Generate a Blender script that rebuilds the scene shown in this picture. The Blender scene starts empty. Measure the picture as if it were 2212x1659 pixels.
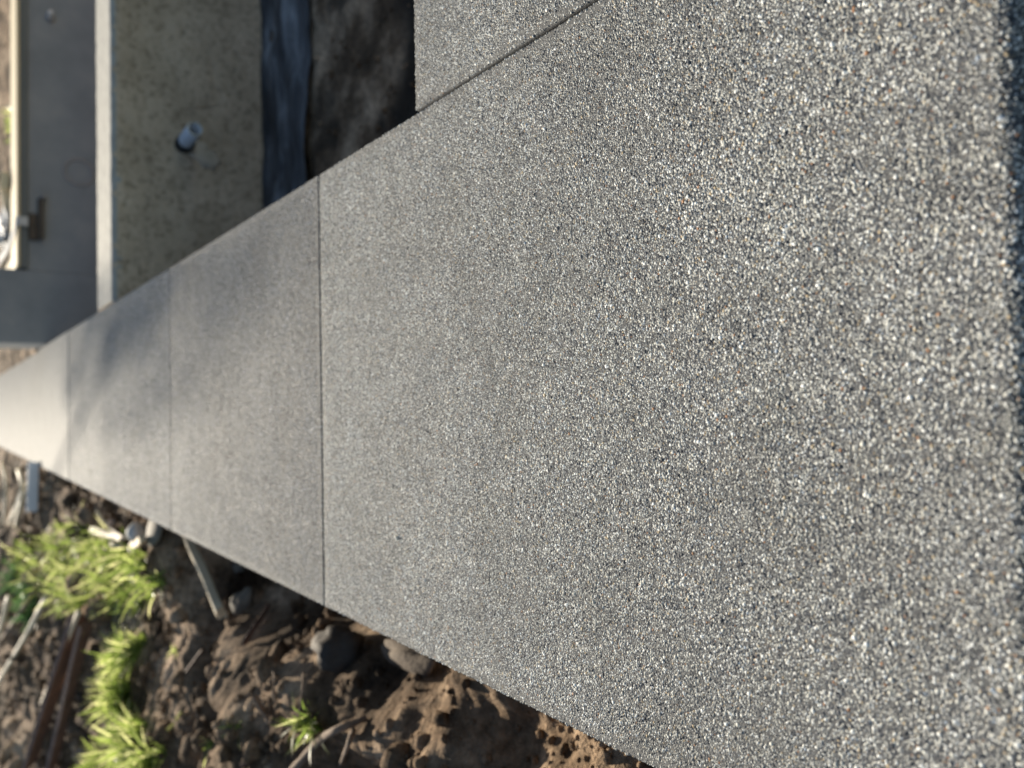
import bpy, bmesh, math, random
import numpy as np
from mathutils import Vector, Matrix, noise as mnoise

random.seed(7)
rng = np.random.default_rng(7)
SC = bpy.context.scene
COL = SC.collection
R = math.radians

# ------------------------------------------------------------------ camera, sky, sun, exposure
CAM_H = 0.30
PITCH = math.atan(1247 / 1600.0)
YAW = R(1.85)
cp, sp = math.cos(PITCH), math.sin(PITCH)
FWD = Vector((math.sin(YAW) * cp, math.cos(YAW) * cp, -sp))
SIDE = Vector((math.cos(YAW), -math.sin(YAW), 0))          # towards the trench; the phone lay on its side, so this is up in the picture
UPV = SIDE.cross(FWD)
cam_d = bpy.data.cameras.new('camera')
cam = bpy.data.objects.new('camera', cam_d)
COL.objects.link(cam)
m = Matrix.Identity(4)
m.col[0][:3] = -UPV
m.col[1][:3] = SIDE
m.col[2][:3] = -FWD
m.col[3][:3] = (0, 0, CAM_H)
cam.matrix_world = m
cam_d.sensor_width = 36.0
cam_d.lens = 36.0 * 1600 / 2212
cam_d.clip_start = 0.01
cam_d.clip_end = 500
cam_d.dof.use_dof = True
cam_d.dof.focus_distance = 0.43
cam_d.dof.aperture_fstop = 6.2
SC.camera = cam

SUN_EL, SUN_AZ = R(22.5), R(-3.5)                              # low, almost straight ahead along the path
world = bpy.data.worlds.new('World')
SC.world = world
world.use_nodes = True
wn = world.node_tree.nodes
sky = wn.new('ShaderNodeTexSky')
sky.sky_type = 'NISHITA'
sky.sun_disc = False
sky.sun_elevation = SUN_EL
sky.sun_rotation = SUN_AZ
sky.air_density = 1.2
sky.dust_density = 0.6
world.node_tree.links.new(sky.outputs[0], wn['Background'].inputs[0])
wn['Background'].inputs[1].default_value = 0.066
sun_d = bpy.data.lights.new('sun', 'SUN')
sun_d.energy = 5.0
sun_d.angle = R(0.8)
sun_d.color = (1.0, 0.89, 0.72)
sun = bpy.data.objects.new('sun', sun_d)
sdir = Vector((math.sin(SUN_AZ) * math.cos(SUN_EL), math.cos(SUN_AZ) * math.cos(SUN_EL), math.sin(SUN_EL)))
sun.rotation_euler = (-sdir).to_track_quat('-Z', 'Y').to_euler()
COL.objects.link(sun)
SC.view_settings.view_transform = 'Standard'
SC.view_settings.look = 'None'
SC.view_settings.exposure = 0.90
SC.view_settings.gamma = 1.0
SC.cycles.use_denoising = True
SC.cycles.max_bounces = 6

# ------------------------------------------------------------------ helpers
def tag(o, label=None, cat=None, group=None, kind=None):
    if label: o['label'] = label
    if cat: o['category'] = cat
    if group: o['group'] = group
    if kind: o['kind'] = kind
    return o

def mesh_obj(name, verts, faces, mat, parent=None, smooth=True):
    me = bpy.data.meshes.new(name)
    me.from_pydata([tuple(v) for v in verts], [], faces)
    if smooth:
        me.polygons.foreach_set('use_smooth', [True] * len(me.polygons))
    if mat: me.materials.append(mat)
    o = bpy.data.objects.new(name, me)
    COL.objects.link(o)
    if parent: o.parent = parent
    return o

def bm_obj(name, bm, mat, parent=None, smooth=False):
    me = bpy.data.meshes.new(name)
    bm.to_mesh(me); bm.free()
    if smooth:
        me.polygons.foreach_set('use_smooth', [True] * len(me.polygons))
    if mat: me.materials.append(mat)
    o = bpy.data.objects.new(name, me)
    COL.objects.link(o)
    if parent: o.parent = parent
    return o

def empty(name, loc):
    o = bpy.data.objects.new(name, None)
    o.empty_display_size = 0.05
    o.location = loc
    COL.objects.link(o)
    return o

def adopt(child, parent):
    bpy.context.view_layer.update()
    child.parent = parent
    child.matrix_parent_inverse = Matrix.Translation(-Vector(parent.location))
    return child

def box_bm(x0, x1, y0, y1, z0, z1, bev=0.004, seg=2):
    bm = bmesh.new()
    bmesh.ops.create_cube(bm, size=1)
    for v in bm.verts:
        v.co = Vector((x0 + (v.co.x + .5) * (x1 - x0), y0 + (v.co.y + .5) * (y1 - y0), z0 + (v.co.z + .5) * (z1 - z0)))
    if bev:
        bmesh.ops.bevel(bm, geom=list(bm.edges), offset=bev, segments=seg, affect='EDGES', profile=0.5)
    return bm

# value / gradient noise on arrays
_perm = np.random.default_rng(11).permutation(4096)
_grad = np.random.default_rng(12).uniform(0, 2 * math.pi, 4096)
def pnoise(x, y):
    x = np.asarray(x, float); y = np.asarray(y, float)
    xi = np.floor(x).astype(int); yi = np.floor(y).astype(int)
    xf = x - xi; yf = y - yi
    u = xf ** 3 * (xf * (xf * 6 - 15) + 10); v = yf ** 3 * (yf * (yf * 6 - 15) + 10)
    def g(ix, iy, dx, dy):
        a = _grad[_perm[(_perm[ix & 4095] + iy) & 4095]]
        return np.cos(a) * dx + np.sin(a) * dy
    n00 = g(xi, yi, xf, yf); n10 = g(xi + 1, yi, xf - 1, yf)
    n01 = g(xi, yi + 1, xf, yf - 1); n11 = g(xi + 1, yi + 1, xf - 1, yf - 1)
    return 1.4 * ((n00 * (1 - u) + n10 * u) * (1 - v) + (n01 * (1 - u) + n11 * u) * v)
def sstep(a, b, t):
    t = np.clip((np.asarray(t, float) - a) / (b - a), 0, 1)
    return t * t * (3 - 2 * t)
def bump2(X, Y, x, y, rx, ry):
    return np.exp(-((X - x) / rx) ** 2 - ((Y - y) / ry) ** 2)

# ------------------------------------------------------------------ the lie of the land
#TERRAIN
PX0, PX1 = -0.196, 0.231            # edges of the concrete path
def land(X, Y):
    X = np.asarray(X, float); Y = np.asarray(Y, float)
    u = PX0 - X
    # left bank of loose soil
    base = -0.150 + 0.10 * sstep(0.08, 0.22, u) - 0.09 * sstep(0.13, 0.02, u) * sstep(1.45, 1.30, Y) * sstep(0.55, 0.75, Y) + 0.10 * sstep(1.38, 1.56, Y) * (1 - sstep(0.08, 0.22, u)) + 0.02 * sstep(1.1, 0.6, Y)
    base = base - 0.06 * sstep(0.05, 0.0, u) * sstep(1.8, 1.3, Y)
    base = base + 0.12 * sstep(1.85, 3.7, Y) * (0.35 + 0.65 * sstep(0.0, 0.5, u)) - 0.10 * sstep(4.5, 7.0, Y)
    lump = 0.036 * pnoise(X * 6.5 + 3.1, Y * 5.0 + 1.7) + 0.026 * pnoise(X * 15 + 9.0, Y * 12 + 4.0)
    rid = 0.92 - np.abs(pnoise(X * 22 + 5, Y * 20 + 8))
    fine = 0.003 * (rid - 0.6) + 0.0055 * pnoise(X * 48, Y * 44) + 0.0018 * pnoise(X * 120, Y * 120)
    left = base + lump * (0.35 + 0.65 * sstep(0.0, 0.15, u)) * (1 - 0.75 * bump2(X, Y, -0.34, 1.72, 0.13, 0.30)) - 0.025 * bump2(X, Y, -0.34, 1.85, 0.13, 0.20) + fine
    for (x, y, rx, ry, h) in MOUNDS:
        left = left + h * bump2(X, Y, x, y, rx, ry)
    # right: dug trench between the wing slab and the retaining wall, hollow behind it, higher ground beyond
    right = -0.342 + 0.007 * pnoise(X * 14, Y * 14) + 0.004 * pnoise(X * 45, Y * 45)
    right = right + 0.35 * sstep(3.12, 3.22, Y) + (0.02 * pnoise(X * 5, Y * 5) + 0.012 * pnoise(X * 17, Y * 17)) * sstep(3.2, 3.4, Y)
    near = -0.014 + 0.006 * pnoise(X * 20, Y * 20)
    z = np.where(X < 0.02, left, right)
    z = np.where((X > PX0 + 0.02) & (X < PX1 - 0.02), np.minimum(z, -0.40), z)
    k = sstep(0.17, 0.13, Y)
    z = z * (1 - k) + near * k
    far = sstep(6.0, 12.0, Y)
    return z * (1 - far) + (-0.05) * far
MOUNDS = [(-0.31, 1.54, 0.075, 0.11, 0.045), (-0.29, 1.15, 0.09, 0.24, -0.055), (-0.48, 0.80, 0.07, 0.13, -0.17), (-0.26, 0.60, 0.05, 0.08, 0.03),
          (-0.56, 1.05, 0.07, 0.07, 0.02), (-0.42, 1.36, 0.06, 0.08, -0.05), (-0.46, 1.62, 0.10, 0.10, -0.03), (-0.40, 1.78, 0.12, 0.12, -0.03), (-0.85, 2.05, 0.10, 0.10, -0.06)]
#END

def axis(parts):
    out = []
    for a, b, s in parts:
        n = max(1, int(round((b - a) / s)))
        out += list(a + (b - a) * np.arange(n) / n)
    return np.array(out + [parts[-1][1]])

# ------------------------------------------------------------------ materials
def newmat(name):
    mt = bpy.data.materials.new(name)
    mt.use_nodes = True
    nt = mt.node_tree
    return mt, nt, nt.nodes['Principled BSDF'], nt.links

def ramp(nt, stops, interp='LINEAR'):
    r = nt.nodes.new('ShaderNodeValToRGB')
    r.color_ramp.interpolation = interp
    el = r.color_ramp.elements
    while len(el) > 1: el.remove(el[0])
    for i, (p, c) in enumerate(stops):
        e = el[0] if i == 0 else el.new(p)
        e.position = p
        e.color = (*c, 1)
    return r

def noise_tex(nt, scale, detail=4, rough=0.55, vec=None, dist=0.0):
    n = nt.nodes.new('ShaderNodeTexNoise')
    n.inputs['Scale'].default_value = scale
    n.inputs['Detail'].default_value = detail
    n.inputs['Roughness'].default_value = rough
    n.inputs['Distortion'].default_value = dist
    if vec is not None: nt.links.new(vec, n.inputs['Vector'])
    return n

def coords(nt, scale=(1, 1, 1), rot=(0, 0, 0)):
    tc = nt.nodes.new('ShaderNodeTexCoord')
    mp = nt.nodes.new('ShaderNodeMapping')
    mp.inputs['Scale'].default_value = scale
    mp.inputs['Rotation'].default_value = rot
    nt.links.new(tc.outputs['Object'], mp.inputs['Vector'])
    return mp.outputs['Vector']

def mix(nt, a, b, fac, mode='MIX'):
    x = nt.nodes.new('ShaderNodeMix')
    x.data_type = 'RGBA'; x.blend_type = mode
    for s, v in ((x.inputs[0], fac), (x.inputs[6], a), (x.inputs[7], b)):
        if hasattr(v, 'links') or isinstance(v, bpy.types.NodeSocket): nt.links.new(v, s)
        elif isinstance(v, tuple): s.default_value = (*v, 1)
        else: s.default_value = v
    return x.outputs[2]

def bump(nt, bsdf, h, strength, dist):
    b = nt.nodes.new('ShaderNodeBump')
    b.inputs['Strength'].default_value = strength
    b.inputs['Distance'].default_value = dist
    nt.links.new(h, b.inputs['Height'])
    nt.links.new(b.outputs['Normal'], bsdf.inputs['Normal'])
    return b

def simple(name, stops, scale=8, detail=5, rough=0.8, bstr=0.4, bdist=0.002, bscale=None, stretch=(1, 1, 1), spec=0.4):
    mt, nt, bs, lk = newmat(name)
    v = coords(nt, stretch)
    n = noise_tex(nt, scale, detail, 0.6, v)
    r = ramp(nt, stops)
    lk.new(n.outputs[0], r.inputs[0])
    lk.new(r.outputs[0], bs.inputs['Base Color'])
    bs.inputs['Roughness'].default_value = rough
    bs.inputs['Specular IOR Level'].default_value = spec
    n2 = noise_tex(nt, bscale or scale * 3, 5, 0.6, v)
    bump(nt, bs, n2.outputs[0], bstr, bdist)
    return mt

# cement paste of the path: fine speckle of sand seen from afar, faint trowel mottling
def dull(nt, bs, col, gloss, rough, hgt, bstr, bdist):
    """rough mineral surface: matt, with a faint broad sheen towards the light"""
    d = nt.nodes.new('ShaderNodeBsdfDiffuse'); g = nt.nodes.new('ShaderNodeBsdfGlossy'); ms = nt.nodes.new('ShaderNodeMixShader')
    b = nt.nodes.new('ShaderNodeBump'); b.inputs['Strength'].default_value = bstr; b.inputs['Distance'].default_value = bdist
    nt.links.new(hgt, b.inputs['Height'])
    nt.links.new(col, d.inputs['Color']); d.inputs['Roughness'].default_value = .8
    nt.links.new(b.outputs[0], d.inputs['Normal']); nt.links.new(b.outputs[0], g.inputs['Normal'])
    g.inputs['Roughness'].default_value = rough
    ms.inputs[0].default_value = gloss
    nt.links.new(d.outputs[0], ms.inputs[1]); nt.links.new(g.outputs[0], ms.inputs[2])
    nt.links.new(ms.outputs[0], nt.nodes['Material Output'].inputs['Surface'])
    nt.nodes.remove(bs)
def slab_mat(gloss):
    mt, nt, bs, lk = newmat('cement_paste')
    v = coords(nt)
    vo = nt.nodes.new('ShaderNodeTexVoronoi'); vo.inputs['Scale'].default_value = 620
    lk.new(v, vo.inputs['Vector'])
    sepc = nt.nodes.new('ShaderNodeSeparateColor'); lk.new(vo.outputs['Color'], sepc.inputs[0])
    rc = ramp(nt, [(0, (.12, .125, .13)), (.35, (.21, .215, .218)), (.7, (.29, .288, .28)), (1, (.42, .405, .37))])
    lk.new(sepc.outputs[0], rc.inputs[0])
    nb = noise_tex(nt, 7, 5, 0.6, v)
    rb = ramp(nt, [(.3, (.86, .86, .86)), (.7, (1.06, 1.06, 1.06))])
    lk.new(nb.outputs[0], rb.inputs[0])
    lk.new(mix(nt, rc.outputs[0], rb.outputs[0], 1.0, 'MULTIPLY'), bs.inputs['Base Color'])
    nf = noise_tex(nt, 520, 3, 0.6, v)
    dull(nt, bs, mix(nt, rc.outputs[0], rb.outputs[0], 1.0, 'MULTIPLY'), gloss, .45, nf.outputs[0], .5, .0009)
    return mt
M_bay3, M_bay4, M_slab = slab_mat(.0155), slab_mat(.0195), slab_mat(.0235)

M_paste = simple('dark_cement_paste', [(.3, (.10, .10, .10)), (.7, (.17, .168, .16))], 300, 4, 0.85, 0.6, 0.001, 600, spec=.2)
M_groove = simple('joint_shadow_concrete', [(.3, (.07, .07, .07)), (.7, (.13, .13, .125))], 60, 4, 0.9)

def sandmat(name, k):
    mt, nt, bs, lk = newmat(name)
    oi = nt.nodes.new('ShaderNodeObjectInfo')
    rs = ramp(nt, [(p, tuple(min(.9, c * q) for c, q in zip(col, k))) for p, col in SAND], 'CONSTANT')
    lk.new(oi.outputs['Random'], rs.inputs[0])
    n1 = noise_tex(nt, 5.5, 4, 0.6, oi.outputs['Location']); n2 = noise_tex(nt, 30, 3, 0.6, oi.outputs['Location'])
    st = ramp(nt, [(.34, (.79, .785, .77)), (.52, (1, 1, 1)), (.70, (1.12, 1.11, 1.08))]); st2 = ramp(nt, [(.32, (.86, .855, .84)), (.55, (1.02, 1.02, 1.02))])
    lk.new(n1.outputs[0], st.inputs[0]); lk.new(n2.outputs[0], st2.inputs[0])
    lk.new(mix(nt, mix(nt, rs.outputs[0], st.outputs[0], 1.0, 'MULTIPLY'), st2.outputs[0], 1.0, 'MULTIPLY'), bs.inputs['Base Color'])
    bs.inputs['Roughness'].default_value = 0.5; bs.inputs['Specular IOR Level'].default_value = 0.25
    return mt
SAND = [(0, (.04, .045, .055)), (.15, (.10, .105, .115)), (.30, (.22, .222, .22)), (.46, (.36, .36, .34)), (.60, (.50, .49, .44)), (.73, (.66, .645, .58)),
               (.85, (.86, .86, .82)), (.948, (.46, .36, .23)), (.978, (.36, .19, .10)), (.985, (.33, .38, .44))]
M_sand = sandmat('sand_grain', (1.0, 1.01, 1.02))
M_sand_shaded = sandmat('sand_grain_shaded', (.53, .565, .625))  # darker, bluer copy of the grains: shade of the middle slabs painted in

# loose soil
M_soil, nt, bs, lk = newmat('loose_soil')
v = coords(nt)
n1 = noise_tex(nt, 7, 6, 0.58, v); n2 = noise_tex(nt, 90, 5, 0.65, v); n3 = noise_tex(nt, 340, 3, 0.6, v)
r1 = ramp(nt, [(.33, (.055, .038, .025)), (.49, (.20, .138, .088)), (.66, (.60, .45, .315))])
r2 = ramp(nt, [(.32, (.45, .45, .45)), (.68, (1.25, 1.22, 1.18))])
lk.new(n1.outputs[0], r1.inputs[0]); lk.new(n2.outputs[0], r2.inputs[0])
dry = mix(nt, r1.outputs[0], r2.outputs[0], 1.0, 'MULTIPLY')
da = nt.nodes.new('ShaderNodeAttribute'); da.attribute_name = 'damp_shade'
lk.new(mix(nt, dry, (.030, .025, .020), da.outputs['Fac']), bs.inputs['Base Color'])  # dark tint: painted shade as well as damp soil
bs.inputs['Roughness'].default_value = 0.95
bs.inputs['Specular IOR Level'].default_value = 0.2
ad = nt.nodes.new('ShaderNodeMath'); ad.operation = 'MULTIPLY_ADD'
lk.new(n2.outputs[0], ad.inputs[0]); ad.inputs[1].default_value = 2.5; lk.new(n3.outputs[0], ad.inputs[2])
bump(nt, bs, ad.outputs[0], 0.8, 0.004)

# rough cast face of the retaining wall
M_rough, nt, bs, lk = newmat('rough_cast_concrete')
v = coords(nt)
n1 = noise_tex(nt, 9, 6, 0.6, v); n2 = noise_tex(nt, 88, 5, 0.62, v); n3 = noise_tex(nt, 210, 4, 0.65, v)
r1 = ramp(nt, [(.3, (.44, .345, .24)), (.7, (.64, .51, .37))])
r2 = ramp(nt, [(.33, (.54, .52, .49)), (.50, (1, 1, 1)), (.8, (1.08, 1.08, 1.08))])
lk.new(n1.outputs[0], r1.inputs[0]); lk.new(n2.outputs[0], r2.inputs[0])
lk.new(mix(nt, r1.outputs[0], r2.outputs[0], 1.0, 'MULTIPLY'), bs.inputs['Base Color'])
bs.inputs['Roughness'].default_value = 0.85
ad = nt.nodes.new('ShaderNodeMath'); ad.operation = 'MULTIPLY_ADD'
lk.new(n2.outputs[0], ad.inputs[0]); ad.inputs[1].default_value = 2.0; lk.new(n3.outputs[0], ad.inputs[2])
bump(nt, bs, ad.outputs[0], 0.7, 0.004)

M_smooth = simple('smooth_formed_concrete', [(.3, (.16, .18, .205)), (.5, (.20, .222, .248)), (.72, (.25, .268, .288))], 7, 6, 0.75, 0.25, 0.002, 60)
M_ring = simple('stained_concrete', [(.3, (.20, .205, .22)), (.7, (.25, .255, .27))], 30, 4, 0.8)
M_plankwood = simple('pale_sawn_pine', [(.3, (.50, .40, .25)), (.55, (.66, .56, .38)), (.75, (.74, .65, .47))], 14, 6, 0.6, 0.3, 0.001, 40, (0.12, 1, 1))
M_lath = simple('weathered_lath', [(.3, (.46, .37, .25)), (.7, (.66, .56, .40))], 16, 6, 0.7, 0.4, 0.001, 60)
M_redwood = simple('reddish_brown_wood', [(.3, (.10, .055, .036)), (.6, (.17, .098, .068)), (.8, (.26, .165, .115))], 24, 6, 0.7, 0.5, 0.001, 70)
M_straw = simple('dry_straw', [(.3, (.46, .38, .24)), (.7, (.66, .58, .42))], 30, 4, 0.55)
M_twig = simple('brown_root_bark', [(.3, (.13, .09, .062)), (.7, (.24, .175, .125))], 50, 5, 0.85, 0.5, 0.001, 120)
M_stone = simple('grey_stone', [(.3, (.11, .10, .082)), (.7, (.24, .215, .175))], 22, 6, 0.8, 0.4, 0.002, 80)
M_white = simple('pale_stone', [(.3, (.48, .47, .42)), (.7, (.66, .64, .58))], 20, 5, 0.7, 0.3, 0.001, 80)
M_pink = simple('pinkish_stone', [(.3, (.42, .31, .25)), (.7, (.55, .43, .36))], 26, 5, 0.7)
M_darkstone = simple('dark_soil_stone', [(.3, (.035, .03, .027)), (.7, (.085, .07, .056))], 24, 6, 0.8, 0.8, 0.004, 70)
M_earth = simple('packed_earth', [(.3, (.07, .052, .038)), (.7, (.16, .125, .092))], 30, 6, 0.9, 0.8, 0.003, 90)
M_pipe = simple('grey_plastic_pipe', [(.3, (.55, .58, .64)), (.7, (.65, .68, .74))], 12, 3, 0.3, 0.05, 0.0005)
M_rim = simple('cream_pipe_end', [(.3, (.60, .54, .40)), (.7, (.70, .64, .50))], 20, 3, 0.6)
M_black = simple('dark_rubber_and_recess_shade', [(.3, (.015, .017, .02)), (.7, (.03, .032, .036))], 20, 3, 0.45)
M_walltop = simple('grey_screed_top', [(.3, (.27, .265, .24)), (.7, (.40, .39, .355))], 40, 5, 0.85, 0.6, 0.002, 120)
M_mortar = simple('grey_mortar', [(.3, (.42, .36, .28)), (.7, (.62, .53, .42))], 30, 5, 0.9, 0.6, 0.002, 90)
M_steel = simple('galvanised_steel', [(.3, (.34, .35, .36)), (.7, (.46, .47, .48))], 20, 4, 0.4)
M_edge_shade = simple('dark_blue_grey_strip', [(.3, (.09, .11, .12)), (.7, (.13, .15, .16))], 12, 4, 0.6, stretch=(.2, 1, 1))
M_bolt = simple('bright_bolt_end', [(.3, (.5, .52, .56)), (.7, (.6, .62, .66))], 20, 2, 0.3)
M_bag = simple('white_plastic_film', [(.3, (.36, .39, .42)), (.7, (.50, .52, .54))], 12, 3, 0.6)
M_whiteboard = simple('pale_board_shade_tint', [(.3, (.50, .55, .62)), (.7, (.62, .66, .72))], 12, 4, 0.6, stretch=(.2, 1, 1))  # bluish because the shade on its face is put into the colour

M_sheet, nt, bs, lk = newmat('dusty_black_plastic')
v = coords(nt, (0.42, 1, 1))
n1 = noise_tex(nt, 15, 6, 0.62, v, 0.6)
r1 = ramp(nt, [(.36, (.025, .027, .031)), (.52, (.085, .092, .103)), (.68, (.28, .295, .315))])
lk.new(n1.outputs[0], r1.inputs[0]); lk.new(r1.outputs[0], bs.inputs['Base Color'])
bs.inputs['Roughness'].default_value = 0.65
n2 = noise_tex(nt, 40, 4, 0.6, v)
bump(nt, bs, n2.outputs[0], 0.5, 0.006)

def leafmat(name, dark, light, tip):
    mt, nt, bs, lk = newmat(name)
    at = nt.nodes.new('ShaderNodeAttribute'); at.attribute_name = 'tone'
    r = ramp(nt, [(0, dark), (.6, light), (1, tip)])
    lk.new(at.outputs['Fac'], r.inputs[0])
    lk.new(r.outputs[0], bs.inputs['Base Color'])
    bs.inputs['Roughness'].default_value = 0.38
    tr = nt.nodes.new('ShaderNodeBsdfTranslucent')
    hs = nt.nodes.new('ShaderNodeHueSaturation'); hs.inputs['Value'].default_value = 2.5; hs.inputs['Saturation'].default_value = 1.05
    lk.new(r.outputs[0], hs.inputs['Color']); lk.new(hs.outputs[0], tr.inputs['Color'])
    ms = nt.nodes.new('ShaderNodeMixShader'); ms.inputs[0].default_value = 0.55
    lk.new(bs.outputs[0], ms.inputs[1]); lk.new(tr.outputs[0], ms.inputs[2])
    lk.new(ms.outputs[0], nt.nodes['Material Output'].inputs['Surface'])
    return mt
M_grass = leafmat('grass_blade', (.05, .085, .02), (.17, .215, .055), (.58, .55, .32))
M_deepgrass = leafmat('cool_green_blade', (.02, .045, .018), (.04, .075, .03), (.09, .12, .05))

# ------------------------------------------------------------------ ground
xs = axis([(-60, -8, 6), (-8, -2.6, .25), (-2.6, -1.25, .014), (-1.25, PX0 + .01, .0042), (PX0 + .01, PX1 - .01, .06), (PX1 - .01, 1.5, .014), (1.5, 3.4, .06), (3.4, 8, .4), (8, 60, 6)])
ys = axis([(-40, -1, 3), (-1, 0, .04), (0, .15, .006), (.15, 2.3, .0048), (2.3, 5.2, .016), (5.2, 9, .12), (9, 20, 1), (20, 160, 14)])
GX, GY = np.meshgrid(xs, ys)
GZ = land(GX, GY)
nx, ny = len(xs), len(ys)
me = bpy.data.meshes.new('ground')
co = np.stack([GX.ravel(), GY.ravel(), GZ.ravel()], 1).astype(np.float32)
idx = np.arange(nx * ny).reshape(ny, nx)
q = np.stack([idx[:-1, :-1], idx[:-1, 1:], idx[1:, 1:], idx[1:, :-1]], -1).reshape(-1, 4)
me.vertices.add(len(co)); me.vertices.foreach_set('co', co.ravel())
me.loops.add(q.size); me.loops.foreach_set('vertex_index', q.ravel().astype(np.int32))
me.polygons.add(len(q)); me.polygons.foreach_set('loop_start', np.arange(0, q.size, 4, dtype=np.int32))
me.polygons.foreach_set('loop_total', np.full(len(q), 4, dtype=np.int32))
me.polygons.foreach_set('use_smooth', np.ones(len(q), dtype=bool))
me.update(calc_edges=True)
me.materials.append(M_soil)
damp_shade = np.where(GX > 0.0, sstep(1.17, 1.08, GY + .02 * pnoise(GX * 9, GY * 9)) + .9 * sstep(.12, .42, pnoise(GX * 5.2 + 2, GY * 5.2) + .4 * pnoise(GX * 19, GY * 19)) * sstep(1.62, 1.3, GY), 0)  # dark band beside the side slab is painted shade; noise patches are damp soil
damp_shade = np.clip(np.maximum(damp_shade, sstep(.18, .14, GY)) * (GY < 1.7) * (GY > -2), 0, 1)  # near ground below the path end also gets shade painted in
at = me.attributes.new('damp_shade', 'FLOAT', 'POINT'); at.data.foreach_set('value', damp_shade.ravel().astype(np.float32))
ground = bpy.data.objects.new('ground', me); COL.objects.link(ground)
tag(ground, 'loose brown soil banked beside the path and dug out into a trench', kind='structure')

def gz(x, y): return float(land(np.array([x]), np.array([y]))[0])

# ------------------------------------------------------------------ concrete path of separate slabs, with its side slab
path = empty('concrete_path', (0, 0, 0))
tag(path, 'grey concrete path with an exposed sand surface and tooled joints', kind='structure')
fl = []
for i in range(3000):
    x, y = random.uniform(PX0 + .01, PX1 - .01), random.uniform(1.32, 3.2)
    a_, e_ = random.uniform(0, 6.283), R(abs(random.gauss(0, 9)))
    nn = Vector((math.cos(a_) * math.sin(e_), math.sin(a_) * math.sin(e_), math.cos(e_)))
    s1 = nn.orthogonal().normalized(); s2 = nn.cross(s1); r_ = random.uniform(.00025, .0005)
    c_ = Vector((x, y, .0006 + r_ * .25))
    fl.append([c_ + s1 * r_, c_ + s2 * r_ * .8, c_ - s1 * r_, c_ - s2 * r_ * .7])
M_fleck, nt, bs, lk = newmat('quartz_fleck')
bs.inputs['Base Color'].default_value = (.5, .5, .48, 1); bs.inputs['Roughness'].default_value = .3
flecks = mesh_obj('quartz_flecks', [p for f in fl for p in f], [tuple(range(4 * i, 4 * i + 4)) for i in range(len(fl))], M_fleck, path, False)
flecks['kind'] = 'stuff'
core = bm_obj('path_base', box_bm(PX0 + .008, PX1 - .008, .112, 9.0, -.55, -.012, 0), M_groove, path)
side_core = bm_obj('path_base', box_bm(PX1 + .010, 1.80, .112, .490, -.55, -.0125, 0), M_groove, path)
GAP = .0009
def slab(x0, x1, y0, y1, tilt=0.0, lift=0.0, mat=None, near=0):
    ga, gb = (.0019 if 1.2 < y0 < 1.3 else GAP), (.0019 if 1.2 < y1 < 1.3 else GAP)
    bm = box_bm(x0 + GAP, x1 - GAP, y0 + ga, y1 - gb, -.45, 0, 0)
    if near:
        ed = [e for e in bm.edges if all(v.co.z > -.1 and v.co.y < y0 + .01 for v in e.verts)]
        bmesh.ops.bevel(bm, geom=ed, offset=near, segments=8, affect='EDGES', profile=0.5)
    ed = [e for e in bm.edges if len(e.link_faces) == 2 and e.calc_face_angle() > .6]
    bmesh.ops.bevel(bm, geom=ed, offset=.0022, segments=3, affect='EDGES', profile=0.5)
    o = bm_obj('slab', bm, mat or M_slab, path)
    c = Vector(((x0 + x1) / 2, (y0 + y1) / 2, 0))
    o.data.transform(Matrix.Translation(-c))
    o.location = (c.x, c.y, lift)
    o.rotation_euler = (tilt, 0, 0)
    return o
joints = [.0885, .690, 1.285, 1.890, 2.430, 9.0]
slabs = []
for i in range(len(joints) - 1):
    t = 0 if i < 3 else random.uniform(-.0012, .0012)
    slabs.append(slab(PX0, PX1, joints[i], joints[i + 1], t, 0, (M_paste, M_paste, M_bay3, M_bay4, M_slab)[min(i, 4)], .011 if i == 0 else 0))
side = slab(PX1 + .0001, .835, .0885, .503, mat=M_paste, near=.011)
side2 = slab(.835, 1.80, .0885, .503, mat=M_paste, near=.011)

# sand grains standing proud of the paste: an instancer mesh of points, one grain at each
def grain_group(mat):
    g = bpy.data.node_groups.new('grains', 'GeometryNodeTree')
    g.interface.new_socket('Geometry', in_out='INPUT', socket_type='NodeSocketGeometry')
    g.interface.new_socket('Geometry', in_out='OUTPUT', socket_type='NodeSocketGeometry')
    N = g.nodes.new; L = g.links.new
    gi, go = N('NodeGroupInput'), N('NodeGroupOutput')
    ico = N('GeometryNodeMeshIcoSphere'); ico.inputs['Radius'].default_value = 1.0; ico.inputs['Subdivisions'].default_value = 2
    sm = N('GeometryNodeSetShadeSmooth')
    L(ico.outputs[0], sm.inputs[0])
    mt = N('GeometryNodeSetMaterial'); mt.inputs['Material'].default_value = mat
    L(sm.outputs[0], mt.inputs[0])
    na = N('GeometryNodeInputNamedAttribute'); na.data_type = 'FLOAT'; na.inputs[0].default_value = 'rad'
    rv = N('FunctionNodeRandomValue'); rv.data_type = 'FLOAT_VECTOR'
    rv.inputs[0].default_value = (.72, .72, .60); rv.inputs[1].default_value = (1.30, 1.30, 1.0)
    sc = N('ShaderNodeVectorMath'); sc.operation = 'SCALE'
    L(rv.outputs[0], sc.inputs[0]); L(na.outputs[0], sc.inputs['Scale'])
    rr = N('FunctionNodeRandomValue'); rr.data_type = 'FLOAT_VECTOR'
    rr.inputs[0].default_value = (-.4, -.4, 0); rr.inputs[1].default_value = (.4, .4, 6.283); rr.inputs['Seed'].default_value = 3
    ip = N('GeometryNodeInstanceOnPoints')
    L(gi.outputs[0], ip.inputs['Points']); L(mt.outputs[0], ip.inputs['Instance'])
    L(rr.outputs[0], ip.inputs['Rotation']); L(sc.outputs[0], ip.inputs['Scale'])
    L(ip.outputs[0], go.inputs[0])
    return g
GG = grain_group(M_sand); GG2 = grain_group(M_sand_shaded)
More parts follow.
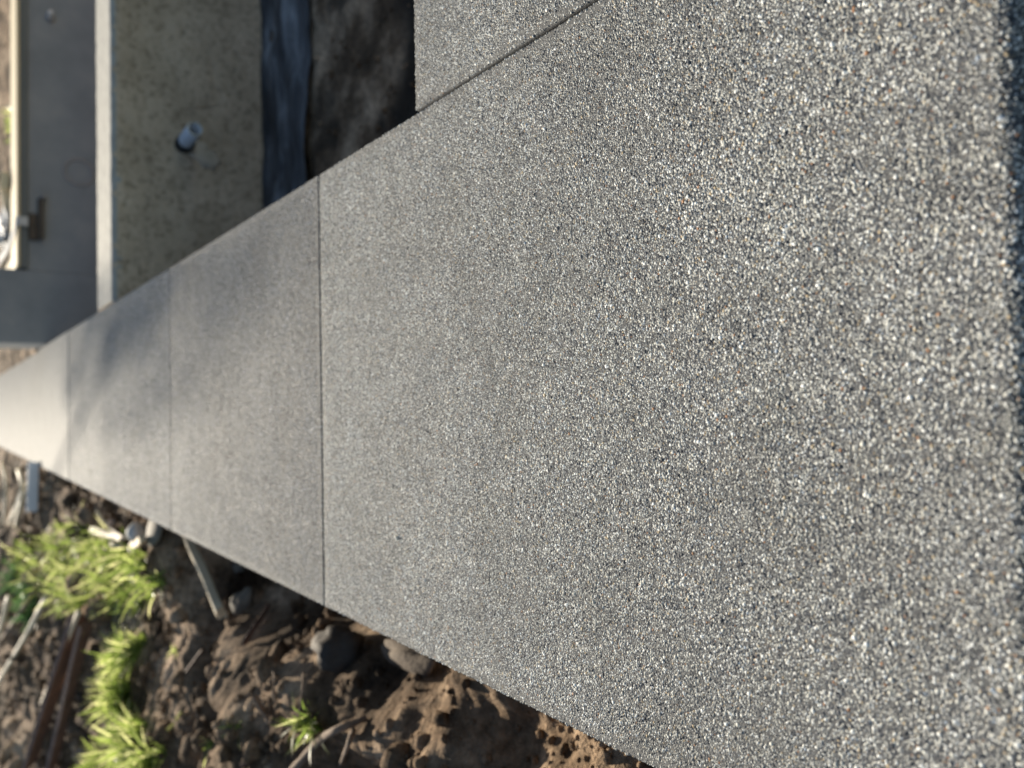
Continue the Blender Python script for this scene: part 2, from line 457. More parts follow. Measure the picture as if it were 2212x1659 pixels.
def grains(parent, x0, x1, y0, y1, sp, rmean, keep=None, near=0, gg=None):
    ax = np.arange(x0 + .0012, x1 - .0012, sp); ay = np.arange(y0 + .0012, y1 - .0012, sp)
    A, B = np.meshgrid(ax, ay)
    A = A.ravel() + rng.uniform(-.55, .55, A.size) * sp
    B = B.ravel() + rng.uniform(-.55, .55, B.size) * sp
    e = np.minimum.reduce([A - x0, x1 - A, y1 - B] + ([] if near else [B - y0]))
    patch = 0.85 + 0.16 * pnoise(A * 30, B * 30) + .3 * pnoise(A * 130, B * 130)
    tone = 1 + .10 * pnoise(A * 7 + 3, B * 7) + .08 * pnoise(A * 16, B * 16 + 5)
    ok = (e > .0014) & (rng.random(A.size) < np.clip(.55 + .45 * e / .009 + .25 * (tone - 1), 0, .98))
    if keep is not None: ok &= keep(A, B)
    A, B, e, patch, tone = A[ok], B[ok], e[ok], patch[ok], tone[ok]
    rad = tone * np.clip(rmean * np.exp(rng.normal(0, .28, A.size)), rmean * .5, rmean * 2.3)
    drop = np.where(e < .0022, .0022 - np.sqrt(np.maximum(0, .0022 ** 2 - (.0022 - e) ** 2)), 0)
    if near:
        q = np.clip((near - (B - y0)) / near, 0, 1)
        drop = drop + near * (1 - np.sqrt(np.maximum(0, 1 - q * q)))
    Z = -drop - rad * (.25 + .55 * np.clip(1 - patch, 0, 1)) - np.where(e < .012, (.012 - e) * .02, 0)
    me = bpy.data.meshes.new('sand_grains')
    n = len(A)
    c = np.stack([A - parent.location.x, B - parent.location.y, Z], 1).astype(np.float32)
    me.vertices.add(n); me.vertices.foreach_set('co', c.ravel())
    at = me.attributes.new('rad', 'FLOAT', 'POINT'); at.data.foreach_set('value', rad.astype(np.float32))
    me.materials.append(M_sand)
    o = bpy.data.objects.new('sand_grains', me); COL.objects.link(o)
    o.parent = parent
    o['kind'] = 'stuff'
    md = o.modifiers.new('grains', 'NODES'); md.node_group = gg or GG
    return n
ng = grains(slabs[0], PX0, PX1, .0885, .690, .00088, .00049, near=.011)
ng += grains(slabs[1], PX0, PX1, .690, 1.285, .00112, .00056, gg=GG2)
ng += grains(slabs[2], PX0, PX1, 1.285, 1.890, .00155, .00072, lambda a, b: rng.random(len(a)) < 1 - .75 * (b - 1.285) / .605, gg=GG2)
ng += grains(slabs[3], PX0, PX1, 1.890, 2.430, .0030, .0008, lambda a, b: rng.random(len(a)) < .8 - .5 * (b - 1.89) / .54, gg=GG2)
ng += grains(side, PX1 + .0004, .835, .0885, .503, .00088, .00049, lambda a, b: a < .60, near=.011)
print('grains', ng)

# ------------------------------------------------------------------ retaining wall across the trench, rough face in shade, lit top
def rough_wall(name, x0, x1, yf, yb, z0, z1, mat, step, amp, parent=None):
    prof = [(yf, z) for z in np.arange(z0, z1 - .012, .008)]
    prof += [(yf + .002, z1 - .009), (yf + .006, z1 - .003), (yf + .012, z1)]
    prof += [(y, z1) for y in np.arange(yf + .024, yb - .014, .012)]
    prof += [(yb - .008, z1 - .002), (yb, z1 - .012), (yb, z0)]
    P = np.array(prof)
    X = np.arange(x0, x1 + step, step)
    PX, PI = np.meshgrid(X, np.arange(len(P)))
    s = np.arange(len(P))[PI] * .008
    d = amp * (pnoise(PX * 40, s * 48 + 9) * .9 + .7 * pnoise(PX * 95, s * 100) + .5 * pnoise(PX * 9, s * 11))
    d2 = amp * 1.1 * pnoise(PX * 60 + 4, s * 0 + 2.2) + amp * 1.2 * pnoise(PX * 12 + 4, s * 0 + 7.2)
    Yv = P[PI, 0]; Zv = P[PI, 1]
    face = (np.abs(Yv - yf) < .013) & (Zv < z1)
    Yv = Yv - np.where(face, d, 0) - np.where((Zv > z1 - .0101) & (Yv < (yf + yb) / 2), d2, 0)
    Zv = Zv + np.where(Zv >= z1 - .0031, d * .35, 0)
    V = np.stack([PX, Yv, Zv], -1).reshape(-1, 3)
    n, k = len(P), len(X)
    I = np.arange(n * k).reshape(n, k)
    F = [tuple(map(int, f)) for f in np.stack([I[:-1, :-1], I[:-1, 1:], I[1:, 1:], I[1:, :-1]], -1).reshape(-1, 4)]
    F.append(tuple(int(i) for i in I[:, 0])); F.append(tuple(int(i) for i in I[::-1, -1]))
    return mesh_obj(name, V, F, mat, parent)
wall = rough_wall('retaining_wall', PX1 + .004, 2.6, 1.767, 1.970, -.45, 0.0, M_rough, .006, .0022)
wall.data.materials.append(M_walltop)
for p in wall.data.polygons:
    if p.normal.z > .45: p.material_index = 1
tag(wall, 'rough pitted concrete retaining wall with a sunlit top crossing the trench', 'wall')
# smear of mortar left on the face (part of the wall)
bm = bmesh.new()
bmesh.ops.create_grid(bm, x_segments=10, y_segments=8, size=.5)
for vv in bm.verts:
    a, b = vv.co.x, vv.co.y
    h = max(0, 1 - max(abs(a), abs(b)) * 2) ** .5
    vv.co = Vector((.760 + a * (.13 + .05 * b), 1.7655 - .0035 * h - .001, -.172 + b * .075 + .012 * a))
bm_obj('mortar_smear', bm, M_rough, wall, True)

# drain pipe out of the wall face
pipe = empty('drain_pipe', (.60, 1.766, -.142))
tag(pipe, 'short grey plastic drain pipe poking out of the rough shaded wall', 'pipe')
def tube_y(name, x, z, y0, y1, ro, ri, mat, parent, seg=28, z1=None):
    z1 = z if z1 is None else z1
    V, F = [], []
    rings = [(y0, ro, z), (y1 + .0015, ro, z1), (y1, ro - .001, z1), (y1, ri, z1), (y0, ri, z)]
    for (y, r_, zz) in rings:
        for k in range(seg):
            a = 2 * math.pi * k / seg
            V.append((x + r_ * math.cos(a), y, zz + r_ * math.sin(a)))
    for i in range(len(rings) - 1):
        for k in range(seg):
            F.append((i * seg + k, i * seg + (k + 1) % seg, (i + 1) * seg + (k + 1) % seg, (i + 1) * seg + k))
    o = mesh_obj(name, V, F, mat)
    return adopt(o, parent)
tube_y('pipe_barrel', .600, -.145, 1.79, 1.650, .0160, .0130, M_pipe, pipe, z1=-.140)
tube_y('pipe_collar', .600, -.145, 1.785, 1.735, .0195, .0165, M_black, pipe)
tube_y('pipe_rim', .600, -.140, 1.6497, 1.6475, .0157, .0133, M_rim, pipe)
# splash of mortar under the pipe
bm = bmesh.new()
bmesh.ops.create_icosphere(bm, subdivisions=3, radius=1)
for vv in bm.verts:
    n_ = mnoise.noise(vv.co * 2.2)
    vv.co = Vector((.585 + vv.co.x * .028 * (1 + .5 * n_), 1.766 + vv.co.y * .006, -.192 + vv.co.z * .030 * (1 + .5 * n_) + .010 * vv.co.x))
sp_ = bm_obj('mortar_splash', bm, M_mortar, None, True)
tag(sp_, 'pale lump of mortar stuck on the wall face just under the drain pipe', 'mortar')

# black plastic strip along the wall foot
X = np.linspace(PX1 + .004, 2.6, 240); T = np.linspace(0, 1, 26)
GX_, GT = np.meshgrid(X, T)
Yc = 1.762 - GT * .268 - .012 * pnoise(GX_ * 4, GT * 0 + 1.5) * GT - .006 * pnoise(GX_ * 17, GT * 0 + 3.5) * GT
Zc = -.330 + .011 * pnoise(GX_ * 4.2, GT * 3.5) + .005 * pnoise(GX_ * 14, GT * 8) + .006 * sstep(.10, 0, GT)
I = np.arange(GX_.size).reshape(GX_.shape)
F = [tuple(map(int, f)) for f in np.stack([I[:-1, :-1], I[1:, :-1], I[1:, 1:], I[:-1, 1:]], -1).reshape(-1, 4)]
sheet = mesh_obj('plastic_sheet', np.stack([GX_, Yc, Zc], -1).reshape(-1, 3), F, M_sheet)
sheet.modifiers.new('thickness', 'SOLIDIFY').thickness = .002
tag(sheet, 'strip of dusty black plastic sheeting lying along the foot of the rough wall', 'plastic sheet')

# ------------------------------------------------------------------ second wall, smooth blue-grey, with its taller end and the things on it
wall2 = empty('foundation_wall', (.6, 3.0, -.45))
tag(wall2, 'smooth blue grey concrete foundation wall in shade behind the rough wall', 'wall')
def wpart(name, bm, mat, smooth=False): return adopt(bm_obj(name, bm, mat, None, smooth), wall2)
wpart('wall_body', box_bm(.486, 3.6, 3.0, 3.20, -.5, .050, .003), M_smooth)
wpart('wall_end_pier', box_bm(PX1 + .004, .486, 2.996, 3.26, -.5, .205, .004), M_smooth)
wpart('edge_shade_strip', box_bm(.492, 3.5, 2.990, 3.20, .0505, .0720, .002), M_edge_shade)  # added dark strip; stands in for the plank's shaded front edge
bm = bmesh.new()
NS, NT = 40, 8
vs = [[bm.verts.new((.851 + (.045 + .007 * math.cos(2 * math.pi * j / NT)) * math.cos(2 * math.pi * i / NS), 2.9995 - .004 * math.sin(2 * math.pi * j / NT),
       -.104 + (.045 + .007 * math.cos(2 * math.pi * j / NT)) * math.sin(2 * math.pi * i / NS))) for j in range(NT)] for i in range(NS)]
for i in range(NS):
    for j in range(NT):
        bm.faces.new((vs[i][j], vs[(i + 1) % NS][j], vs[(i + 1) % NS][(j + 1) % NT], vs[i][(j + 1) % NT]))
wpart('ring_mark', bm, M_ring, True)
bm = bmesh.new()
bmesh.ops.create_cone(bm, cap_ends=True, segments=14, radius1=.010, radius2=.007, depth=.05, matrix=Matrix.Translation((1.382, 2.978, -.016)) @ Matrix.Rotation(R(90), 4, 'X'))
wpart('tie_bolt', bm, M_bolt)
bm = bmesh.new()
bmesh.ops.create_cone(bm, cap_ends=True, segments=18, radius1=.018, radius2=.016, depth=.008, matrix=Matrix.Translation((1.382, 2.997, -.018)) @ Matrix.Rotation(R(90), 4, 'X'))
wpart('tie_washer', bm, M_ring)
bm = bmesh.new()
bmesh.ops.create_cone(bm, cap_ends=True, segments=12, radius1=.010, radius2=.007, depth=.03, matrix=Matrix.Translation((.742, 2.987, .004)) @ Matrix.Rotation(R(90), 4, 'X'))
wpart('tie_bolt', bm, M_ring)

blk = bm_obj('wooden_block', box_bm(.590, .680, 2.984, 2.998, .022, .047, .003), M_darkstone)
tag(blk, 'small brown wooden block fixed to the blue grey wall under the pale plank', 'block')
slot_shadow = bm_obj('recess_shadow_strip', box_bm(.594, .735, 2.978, 2.998, .004, .0215, .003), M_black)  # dark bar added in place of the shadow in a recess
tag(slot_shadow, 'dark strip added as the recess shadow below the brown wooden block', 'strip')

plank = bm_obj('plank', box_bm(.490, 3.5, 2.982, 3.218, .0725, .082, .003, 3), M_plankwood)
tag(plank, 'long pale sunlit plank laid flat along the top of the smooth wall', 'plank')

def strip_along(name, pts, w, t, mat, side=(1, 0, 0)):
    """bent flat bar through pts, w wide along side, t thick"""
    V, F = [], []
    pts = [Vector(p) for p in pts]; sd = Vector(side).normalized()
    for i, p in enumerate(pts):
        tn = (pts[min(i + 1, len(pts) - 1)] - pts[max(i - 1, 0)]).normalized()
        nn = sd.cross(tn).normalized()
        for a, b in ((-1, -1), (1, -1), (1, 1), (-1, 1)):
            V.append(p + sd * a * w / 2 + nn * b * t / 2)
    for i in range(len(pts) - 1):
        for k in range(4):
            F.append((i * 4 + k, i * 4 + (k + 1) % 4, i * 4 + 4 + (k + 1) % 4, i * 4 + 4 + k))
    F.append((3, 2, 1, 0)); n = len(pts) - 1
    F.append((n * 4, n * 4 + 1, n * 4 + 2, n * 4 + 3))
    return mesh_obj(name, V, F, mat, smooth=False)
st = strip_along('metal_strap', [(.585, 3.9, .055), (.595, 3.5, .10), (.60, 3.25, .090), (.605, 3.215, .087), (.625, 3.02, .0835), (.645, 2.984, .083), (.648, 2.976, .078), (.648, 2.975, .050)], .030, .005, M_steel)
tag(st, 'grey metal strap bent over the pale plank near its end', 'strap')
ob = bm_obj('wood_offcut', box_bm(-.035, .035, -.11, .11, -.014, .014, .004), M_plankwood)
ob.location = (.815, 3.325, .085); ob.rotation_euler = (R(-8), R(6), R(14))
tag(ob, 'short pale wood offcut leaning against the back of the sunlit plank', 'offcut')
ob = bm_obj('wood_board', box_bm(-.055, .055, -.40, .40, -.012, .012, .004), M_plankwood)
ob.location = (.535, 3.75, .075); ob.rotation_euler = (R(2), R(4), R(3))
tag(ob, 'pale narrow board lying on the soil beyond the end of the plank', 'board')
# crumpled bag
bm = bmesh.new(); bmesh.ops.create_icosphere(bm, subdivisions=4, radius=1)
for vv in bm.verts:
    n_ = mnoise.turbulence(vv.co * 1.7, 3, True)
    vv.co = Vector((vv.co.x * .065 * (.7 + .6 * n_), vv.co.y * .15 * (.7 + .6 * n_), vv.co.z * .030 * (.5 + .9 * n_)))
bag = bm_obj('plastic_bag', bm, M_bag, None, False)
bag.location = (.735, 3.52, .075); bag.rotation_euler = (0, 0, R(12))
tag(bag, 'crumpled white plastic bag on the soil behind the plank', 'bag')

# ------------------------------------------------------------------ small solids on the left bank
def rock(name, loc, size, mat, seed, rot=(0, 0, 0), rough=.35, sub=3, freq=1.1):
    bm = bmesh.new(); bmesh.ops.create_icosphere(bm, subdivisions=sub, radius=1)
    off = Vector((seed * 3.7, seed * 1.3, seed * 9.1))
    for vv in bm.verts:
        n_ = mnoise.noise(vv.co * freq + off) * rough + mnoise.noise(vv.co * 3.5 * freq + off) * rough * .3
        vv.co = Vector((vv.co.x * size[0], vv.co.y * size[1], vv.co.z * size[2])) * (1 + n_)
    o = bm_obj(name, bm, mat, None, True)
    o.location = loc; o.rotation_euler = rot
    return o

def bar_between(name, a, b, w, t, mat, roll=0.0, warp=.003, nseg=10, taper=1.0):
    """a board or lath from a to b with a little warp and ragged ends"""
    a, b = Vector(a), Vector(b)
    ax = (b - a); L = ax.length; ax.normalize()
    sd = ax.cross(Vector((0, 0, 1))).normalized(); up = sd.cross(ax)
    q = Matrix.Rotation(roll, 3, ax); sd = q @ sd; up = q @ up
    V, F = [], []
    s0 = random.random() * 50
    prof = [(-1, -.75), (-.85, -1), (.85, -1), (1, -.75), (1, .75), (.85, 1), (-.85, 1), (-1, .75)]
    for i in range(nseg + 1):
        f = i / nseg
        c = a + ax * L * f + up * warp * mnoise.noise(Vector((f * 2.3, s0, 0))) + sd * warp * mnoise.noise(Vector((f * 2.3, s0, 7)))
        k = 1 + (taper - 1) * f
        for j, (pa, pb) in enumerate(prof):
            e = ax * (random.uniform(-.25, .25) * w if i in (0, nseg) else 0)
            V.append(c + sd * pa * w / 2 * k + up * pb * t / 2 + e)
    n = len(prof)
    for i in range(nseg):
        for k in range(n):
            F.append((i * n + k, i * n + (k + 1) % n, (i + 1) * n + (k + 1) % n, (i + 1) * n + k))
    F.append(tuple(reversed(range(n)))); F.append(tuple(nseg * n + k for k in range(n)))
    return mesh_obj(name, V, F, mat, smooth=False)

def tube(name, pts, r0, r1, mat, seg=7, wob=.12, sub=5):
    pts = [Vector(p) for p in pts]
    P = []
    for i in range(len(pts) - 1):                       # Catmull-Rom
        p0 = pts[max(i - 1, 0)]; p1 = pts[i]; p2 = pts[i + 1]; p3 = pts[min(i + 2, len(pts) - 1)]
        for k in range(sub):
            t = k / sub
            P.append(.5 * ((2 * p1) + (p2 - p0) * t + (2 * p0 - 5 * p1 + 4 * p2 - p3) * t * t + (3 * p1 - p0 - 3 * p2 + p3) * t ** 3))
    P.append(pts[-1])
    V, F = [], []
    for i, p in enumerate(P):
        tn = (P[min(i + 1, len(P) - 1)] - P[max(i - 1, 0)]).normalized()
        s = tn.cross(Vector((.13, .21, 1))).normalized(); u = s.cross(tn)
        r = r0 + (r1 - r0) * i / (len(P) - 1)
        for k in range(seg):
            a = 2 * math.pi * k / seg
            rr = r * (1 + wob * random.uniform(-1, 1))
            V.append(p + s * rr * math.cos(a) + u * rr * math.sin(a))
    for i in range(len(P) - 1):
        for k in range(seg):
            F.append((i * seg + k, i * seg + (k + 1) % seg, (i + 1) * seg + (k + 1) % seg, (i + 1) * seg + k))
    F.append(tuple(reversed(range(seg)))); F.append(tuple((len(P) - 1) * seg + k for k in range(seg)))
    return mesh_obj(name, V, F, mat)

def blades(name, roots, n, length, width, spread, mat, lean=(0, 0), droop=.5, parent=None, tone=(.2, 1)):
    """tuft of curved tapering blades; roots = list of (x, y, radius)"""
    V, F, C = [], [], []
    for i in range(n):
        x, y, rr = random.choice(roots)
        a = random.uniform(0, 2 * math.pi); d = rr * math.sqrt(random.random())
        bx, by = x + d * math.cos(a), y + d * math.sin(a)
        bz = gz(bx, by) - .004
        L = length * random.uniform(.45, 1.15); W = width * random.uniform(.6, 1.2)
        az = random.uniform(0, 2 * math.pi); tilt = random.uniform(.1, spread)
        hx, hy = math.cos(az) * tilt + lean[0], math.sin(az) * tilt + lean[1]
        d0 = Vector((hx, hy, 1)).normalized()
        p = Vector((bx, by, bz)); dr = d0.copy()
        tw = random.uniform(0, math.pi)
        sdv = Vector((math.cos(tw), math.sin(tw), 0)); b0 = len(V)
        dp = droop * random.uniform(.3, 1.4)
        S = 5
        tn = random.uniform(*tone)
        for k in range(S + 1):
            f = k / S
            w = W * (1 - f) ** .6 * (.75 + .5 * f) * .5 if k < S else W * .03
            s = (sdv - dr * sdv.dot(dr)).normalized()
            V.append(p + s * w); V.append(p - s * w)
            C += [tn * (.65 + .35 * f)] * 2
            dr = (dr + Vector((hx, hy, -1.0)) * dp / S).normalized()
            p = p + dr * L / S
        for k in range(S):
            F.append((b0 + 2 * k, b0 + 2 * k + 1, b0 + 2 * k + 3, b0 + 2 * k + 2))
    o = mesh_obj(name, V, F, mat, parent)
    at = o.data.attributes.new('tone', 'FLOAT', 'POINT'); at.data.foreach_set('value', C)
    return o
#PLACE
# ------------------------------------------------------------------ things lying on the left bank
def on(x, y, dz=0.0): return (x, y, gz(x, y) + dz)

o = bar_between('lath', on(-0.2377, 1.4388, .060), on(-0.3436, 1.2926, .055), .027, .015, M_lath, R(20))
tag(o, 'short sunlit wooden lath sloping down from the path edge into a dark hollow', 'lath')
o = bar_between('wood_sliver', on(-0.3288, 1.2405, .026), on(-0.3785, 1.2113, .012), .0085, .004, M_redwood, R(35))
tag(o, 'thin reddish wood sliver beside the oblong grey stone', 'wood sliver')
o = bar_between('wood_board', on(-0.5022, 2.1481, .045), on(-1.1583, 2.9265, .028), .052, .014, M_redwood, R(55), .006)
tag(o, 'wider of two reddish brown boards lying side by side on the bank', 'board')
o = bar_between('wood_board', on(-0.5190, 2.0951, .040), on(-1.0686, 2.6501, .026), .034, .014, M_redwood, R(60), .006)
tag(o, 'narrower of two reddish brown boards lying side by side on the bank', 'board')
o = bar_between('wood_lath', on(-0.4838, 2.0797, .06), on(-0.8755, 2.6528, .05), .009, .010, M_lath, R(10))
tag(o, 'thin split lath with a light edge lying against the wider reddish board', 'lath')
o = tube('dry_stalk', [on(-0.5502, 2.6506, .03), on(-0.7394, 2.9427, .03), on(-1.1041, 3.7060, .03)], .0085, .0075, M_straw)
tag(o, 'long pale dry stalk lying between the grass patch and the reddish boards', 'stalk')
o = tube('dry_stalk', [on(-0.6554, 3.2141, .045), on(-0.7027, 3.1871, .045), on(-0.8748, 3.4866, .04)], .010, .009, M_straw)
tag(o, 'stout bright straw stalk on the far lower edge of the grass patch', 'stalk')
o = tube('dry_stalk', [on(-0.5555, 2.8294, .02), on(-0.6782, 2.9900, .025), on(-0.9893, 3.8637, .02)], .008, .006, M_twig)
tag(o, 'dark brown stalk lying just behind the long pale stalk', 'stalk')

R_ = rock('stone', on(-0.3383, 1.3137, .012), (.018, .034, .016), M_stone, 1, (0, 0, R(55)), .5)
tag(R_, 'oblong grey stone in the hollow beside the reddish wood sliver', 'stone')
R_ = rock('stone', on(-0.3145, 0.9115, .020), (.027, .034, .030), M_darkstone, 2, (0, 0, R(20)), .6)
tag(R_, 'big round dark stone half in shadow close to the path edge', 'stone')
R_ = rock('stone', on(-0.2670, 1.7923, .022), (.022, .026, .022), M_white, 3, (0, 0, 0), .2)
tag(R_, 'round pale whitish stone by the path at the corner of the grass patch', 'stone')
R_ = rock('stone', on(-0.2779, 2.0475, .014), (.013, .014, .012), M_pink, 4, (0, 0, 0), .15)
tag(R_, 'small round pinkish pebble between the path and the grass patch', 'stone')
R_ = rock('stone', on(-0.2306, 1.5643, .020), (.030, .045, .010), M_stone, 5, (R(4), R(10), R(15)), .2)
tag(R_, 'flat grey stone slip touching the path edge beside the pale stone', 'stone')
R_ = rock('stone', on(-0.2876, 1.3802, .010), (.013, .013, .012), M_stone, 6, (0, 0, 0), .2)
tag(R_, 'little bluish grey stone in the deep shade under the path edge', 'stone')
R_ = rock('soil_lump', on(-0.2934, 0.7669, .028), (.016, .060, .012), M_earth, 8, (0, 0, R(4)), .5)
tag(R_, 'long brown lump of earth stuck along the path edge past the dark stone', 'soil lump')

for (a, b, w, l) in (((-0.3032, 2.1799, .03), (-0.2975, 1.9166, .035), .016, 'long pale wood chip lying under the grass beside the path'),
                     ((-0.3178, 2.0161, .03), (-0.3258, 1.9549, .03), .013, 'short pale wood chip at the sunlit edge of the grass patch'),
                     ((-0.3126, 1.8944, .02), (-0.2465, 1.5596, .03), .014, 'pale wood chip leaning towards the whitish stone')):
    tag(bar_between('wood_chip', on(*a), on(*b), w, .008, M_lath, R(random.uniform(-25, 25)), .004, 6), l, 'wood chip')
o = tube('twig', [on(-0.2403, 2.0174, .05), on(-0.2822, 2.0176, .03), on(-0.2881, 1.8690, .035)], .0035, .003, M_lath)
tag(o, 'thin pale twig passing over the pinkish pebble', 'twig')

o = bar_between('formboard', on(-0.1830, 3.1884, .022), on(-0.3441, 3.0779, .028), .012, .034, M_whiteboard, 0, .001)
tag(o, 'pale bluish board on edge running out from the path before the straw', 'board')
for (pts, r, l) in ((((-0.2305, 3.5833, .03), (-0.2792, 3.1768, .06), (-0.4356, 3.5437, .03)), .0085, 'pale straw stalk bent over beyond the bluish board'),
                    (((-0.2760, 3.4271, .03), (-0.3045, 3.0981, .07), (-0.4303, 3.4127, .03)), .008, 'short shiny straw stalk just behind the bluish board'),
                    (((-0.2709, 4.8851, .02), (-0.3139, 3.8538, .05), (-0.4845, 3.9643, .02)), .007, 'thin straw stalk lying deepest in the shaded soil past the board')):
    tag(tube('dry_stalk', [on(*p) for p in pts], r, r * .8, M_straw), l, 'stalk')

root = tube('root', [on(-0.4977, 0.9792, .012), on(-0.4702, 0.9549, .016), on(-0.4200, 0.8981, .020), on(-0.3705, 0.8040, .024), on(-0.3609, 0.7884, .012), on(-0.3585, 0.7875, .004)], .0065, .0035, M_twig)
tag(root, 'thick crooked root snaking over the dark hollow', 'root')
o = tube('root', [on(-0.3660, 0.7813, .012), on(-0.3668, 0.7533, .026), on(-0.4706, 0.9182, .004)], .0035, .002, M_twig)
tag(o, 'short thin root branching beside the thick crooked root', 'root')
o = tube('twig', [on(-0.3998, 1.0428, .018), on(-0.4173, 1.0319, .016), on(-0.4313, 1.0173, .008)], .0035, .0022, M_twig)
tag(o, 'straight dark brown twig on the bank above the small grass tuft', 'twig')
for (pts, l) in ((((-0.3478, 0.9420, .012), (-0.3580, 0.9012, .03), (-0.4004, 0.9118, .02)), 'hair thin brown strand arching over the small grass tuft'),
                 (((-0.3712, 1.0921, .01), (-0.3549, 0.9706, .03), (-0.3739, 0.9661, .01)), 'hair thin strand looping beside the straight dark twig'),
                 (((-0.3765, 1.1799, .01), (-0.3931, 1.2189, .022), (-0.4287, 1.2310, .01)), 'hair thin strand lying between the wood sliver and the sprouts')):
    tag(tube('root_strand', [on(*p) for p in pts], .0012, .0008, M_twig, 5), l, 'strand')
for (a, b, w, l) in (((-0.4332, 1.4061, .012), (-0.4684, 1.4149, .010), .007, 'small orange brown wood splinter on the lit soil right of the tall grass strip'),
                     ((-0.4976, 1.0613, .012), (-0.4892, 1.0551, .010), .006, 'tiny brown wood splinter beside the lower end of the crooked root')):
    tag(bar_between('wood_splinter', on(*a), on(*b), w, .003, M_redwood, R(20), .001, 4), l, 'splinter')

# grass
g = blades('grass_patch', [(-0.4492, 2.8328, .07), (-0.5123, 3.2277, .06), (-0.5357, 3.0157, .05), (-0.5455, 2.8262, .04), (-0.5509, 2.5922, .03), (-0.5208, 2.3512, .025), (-0.3591, 2.4424, .05), (-0.4797, 2.5207, .06), (-0.3479, 2.0888, .05), (-0.4325, 2.1531, .05), (-0.3649, 1.9906, .045), (-0.3136, 1.5762, .04), (-0.4510, 2.0724, .04), (-0.4476, 2.6239, .06), (-0.4088, 2.3368, .06), (-0.3457, 1.9391, .03), (-0.4504, 2.0162, .03)], 1250, .085, .0048, .95, M_grass, (0, -.05), .8, None, (.25, 1))
tag(g, 'large patch of sunlit yellow green grass beside the path', 'grass', kind='stuff')
g = blades('grass_patch', [(-0.6007, 2.9228, .06), (-0.5975, 3.2475, .05), (-0.6682, 2.9406, .04)], 260, .08, .007, .8, M_deepgrass, (0, 0), .6, None, (0, .7))
tag(g, 'cooler dark green grass behind the bright patch', 'grass', kind='stuff')
tufts = [
    ([(-0.5356, 1.8430, .024), (-0.5839, 1.9134, .026), (-0.5189, 1.8217, .018)], 300, .080, .0055, .9, 'upper tuft of the tall bright grass strip, leaning over its own shadow'),
    ([(-0.6383, 1.8924, .028), (-0.6586, 1.8834, .028)], 260, .080, .0055, .9, 'middle tuft of the tall bright grass strip beside the narrow reddish board'),
    ([(-0.7013, 1.7917, .035), (-0.6780, 1.6963, .035)], 260, .085, .0058, 1.0, 'dense tuft of the tall bright grass strip just above its lowest ones'),
    ([(-0.9060, 2.1769, .03)], 130, .085, .0058, 1.0, 'lowest tuft of the tall bright grass strip nearest the reddish boards'),
    ([(-0.6675, 1.5478, .03)], 130, .085, .0058, 1.0, 'lowest tuft of the tall bright grass strip farthest from the reddish boards'),
    ([(-0.3475, 1.5775, .018), (-0.3177, 1.5108, .016)], 90, .050, .0045, .9, 'small yellowish sprig tuft below the corner of the large grass patch'),
    ([(-0.4559, 1.9227, .02)], 60, .05, .0045, .9, 'thin sparse tuft between the large patch and the tall grass strip'),
    ([(-0.4043, 0.9143, .014), (-0.3986, 0.9058, .010)], 70, .050, .0040, 1.1, 'lone small yellow green tuft on the bank nearest the dark stone'),
    ([(-0.6255, 1.4931, .018)], 40, .04, .004, 1.0, 'small sprout to the right of the lowest strip tuft'),
    ([(-0.5369, 1.2480, .010)], 16, .030, .0055, 1.0, 'tiny leafy sprout on the lit soil lowest of three'),
    ([(-0.4624, 1.1015, .010)], 14, .026, .005, 1.0, 'tiny pale sprout on the lit soil middle of three'),
    ([(-0.4601, 1.5199, .010)], 14, .030, .005, 1.0, 'tiny pale sprout on the lit soil nearest the path of three'),
]
for roots, n, L, W, sprd, lab in tufts:
    tag(blades('grass_tuft', roots, n, L, W, sprd, M_grass, (.04, -.06), .7, None, (.25, 1)), lab, 'grass', 'grass tufts on the left bank')
o = bar_between('leaf_blade', on(-0.5936, 1.4851, .004), on(-0.5277, 1.3886, .022), .0058, .0016, M_grass, R(30), .004, 8, .45)
at = o.data.attributes.new('tone', 'FLOAT', 'POINT'); at.data.foreach_set('value', [.8] * len(o.data.vertices))
tag(o, 'single thick green blade standing alone on the lit soil', 'grass')
g = blades('leafy_plant', [(1.19, 3.62, .05)], 80, .09, .016, .7, M_grass, (0, 0), .5, None, (.3, 1))
tag(g, 'small green leafy plant on the soil behind the pale plank', 'plant')

# crumbs and clods of loose soil
def clod_mesh(i):
    bm = bmesh.new(); bmesh.ops.create_icosphere(bm, subdivisions=2, radius=1)
    off = Vector((i * 5.1, i * 2.3, i))
    for vv in bm.verts:
        vv.co = vv.co * (1 + .5 * mnoise.noise(vv.co * 1.2 + off) + .25 * mnoise.noise(vv.co * 3.4 + off))
    V = np.array([v.co for v in bm.verts]); F = np.array([[v.index for v in f.verts] for f in bm.faces]); bm.free()
    return V, F
CM = [clod_mesh(i) for i in range(6)]
def clods(name, pts, rads):
    VV, FF, o0 = [], [], 0
    for (x, y), r in zip(pts, rads):
        V, F = CM[int(rng.integers(6))]
        q = Matrix.Rotation(rng.uniform(0, 6.28), 3, Vector(rng.normal(size=3)).normalized())
        W = (V * rng.uniform(.65, 1.2, 3)) @ np.array(q).T * r
        W = W + np.array([x, y, gz(x, y) + r * .35])
        VV.append(W); FF.append(F + o0); o0 += len(V)
    VV = np.concatenate(VV); FF = np.concatenate(FF)
    me = bpy.data.meshes.new(name)
    me.from_pydata(VV.tolist(), [], FF.tolist())
    me.polygons.foreach_set('use_smooth', [True] * len(me.polygons))
    me.materials.append(M_soil)
    o = bpy.data.objects.new(name, me); COL.objects.link(o)
    return o
N = 8000
yy = .22 + 3.4 * rng.random(N * 2) ** 1.5
uu = .012 + (.35 + .32 * yy) * rng.random(N * 2)
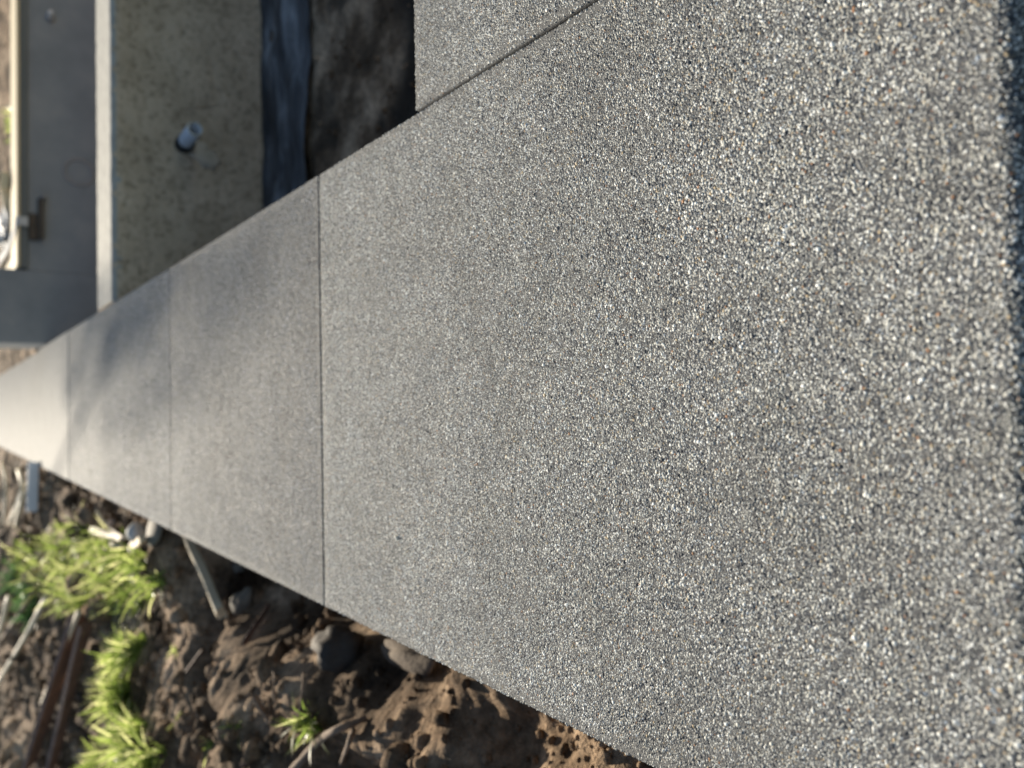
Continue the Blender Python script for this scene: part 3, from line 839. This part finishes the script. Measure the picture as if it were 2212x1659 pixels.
keep = pnoise(uu * 9, yy * 8) + rng.uniform(-.5, .5, N * 2) > 0
pts = np.stack([PX0 - uu, yy], 1)[keep][:N]
rads = np.clip(.0024 * np.exp(rng.normal(0, .72, len(pts))), .0008, .020) * (.8 + .35 * pts[:, 1])
o = clods('soil_crumbs', pts, rads)
tag(o, 'loose crumbs and clods of brown soil strewn over the left bank', 'soil', kind='stuff')
N = 900
pts = np.stack([rng.uniform(PX1 + .03, 1.5, N), rng.uniform(.52, 1.5, N)], 1)
o = clods('soil_crumbs', pts, np.clip(.002 * np.exp(rng.normal(0, .6, N)), .001, .01))
tag(o, 'loose soil crumbs on the shaded trench floor', 'soil', kind='stuff')

# unseen tree added out of view so its crown shades the middle slabs
tree = empty('shade_tree', (-1.25, 8.7, gz(-1.25, 8.7)))
tag(tree, 'unseen slim tree added beyond the view to shade the middle of the path', 'tree')
adopt(tube('added_tree_trunk', [(-1.25, 8.7, -.3), (-1.20, 8.70, .8), (-.98, 8.72, 1.7), (-.62, 8.72, 2.4), (-.30, 8.7, 2.85), (-.22, 8.7, 3.1)], .022, .005, M_twig, 8, .08), tree)
V, F = [], []
for i in range(560):
    d = Vector((random.gauss(0, 1), random.gauss(0, 1), random.gauss(0, 1))).normalized() * random.random() ** .45
    c = Vector((-.285 + d.x * .21, 8.7 + d.y * .22, 2.92 + d.z * .42))
    n_ = Vector((random.gauss(0, 1), random.gauss(0, 1), random.gauss(0, 1))).normalized()
    a_ = n_.orthogonal().normalized(); b_ = n_.cross(a_)
    L = random.uniform(.016, .032); b0 = len(V)
    V += [c - a_ * L, c + b_ * L * .42 - a_ * L * .1, c + a_ * L + n_ * L * .3, c - b_ * L * .42 - a_ * L * .1]
    F.append((b0, b0 + 1, b0 + 2, b0 + 3))
cr = mesh_obj('added_tree_crown', V, F, M_grass, None, False)
at = cr.data.attributes.new('tone', 'FLOAT', 'POINT'); at.data.foreach_set('value', [.3] * len(V))
adopt(cr, tree)

# a chip of stone on the path
R_ = rock('stone_chip', (-.1087, .5415, .0012), (.0030, .0011, .0011), M_white, 9, (0, 0, R(62)), .2, 2)
tag(R_, 'tiny white splinter of stone lying alone on the path past the first joint', 'stone chip')
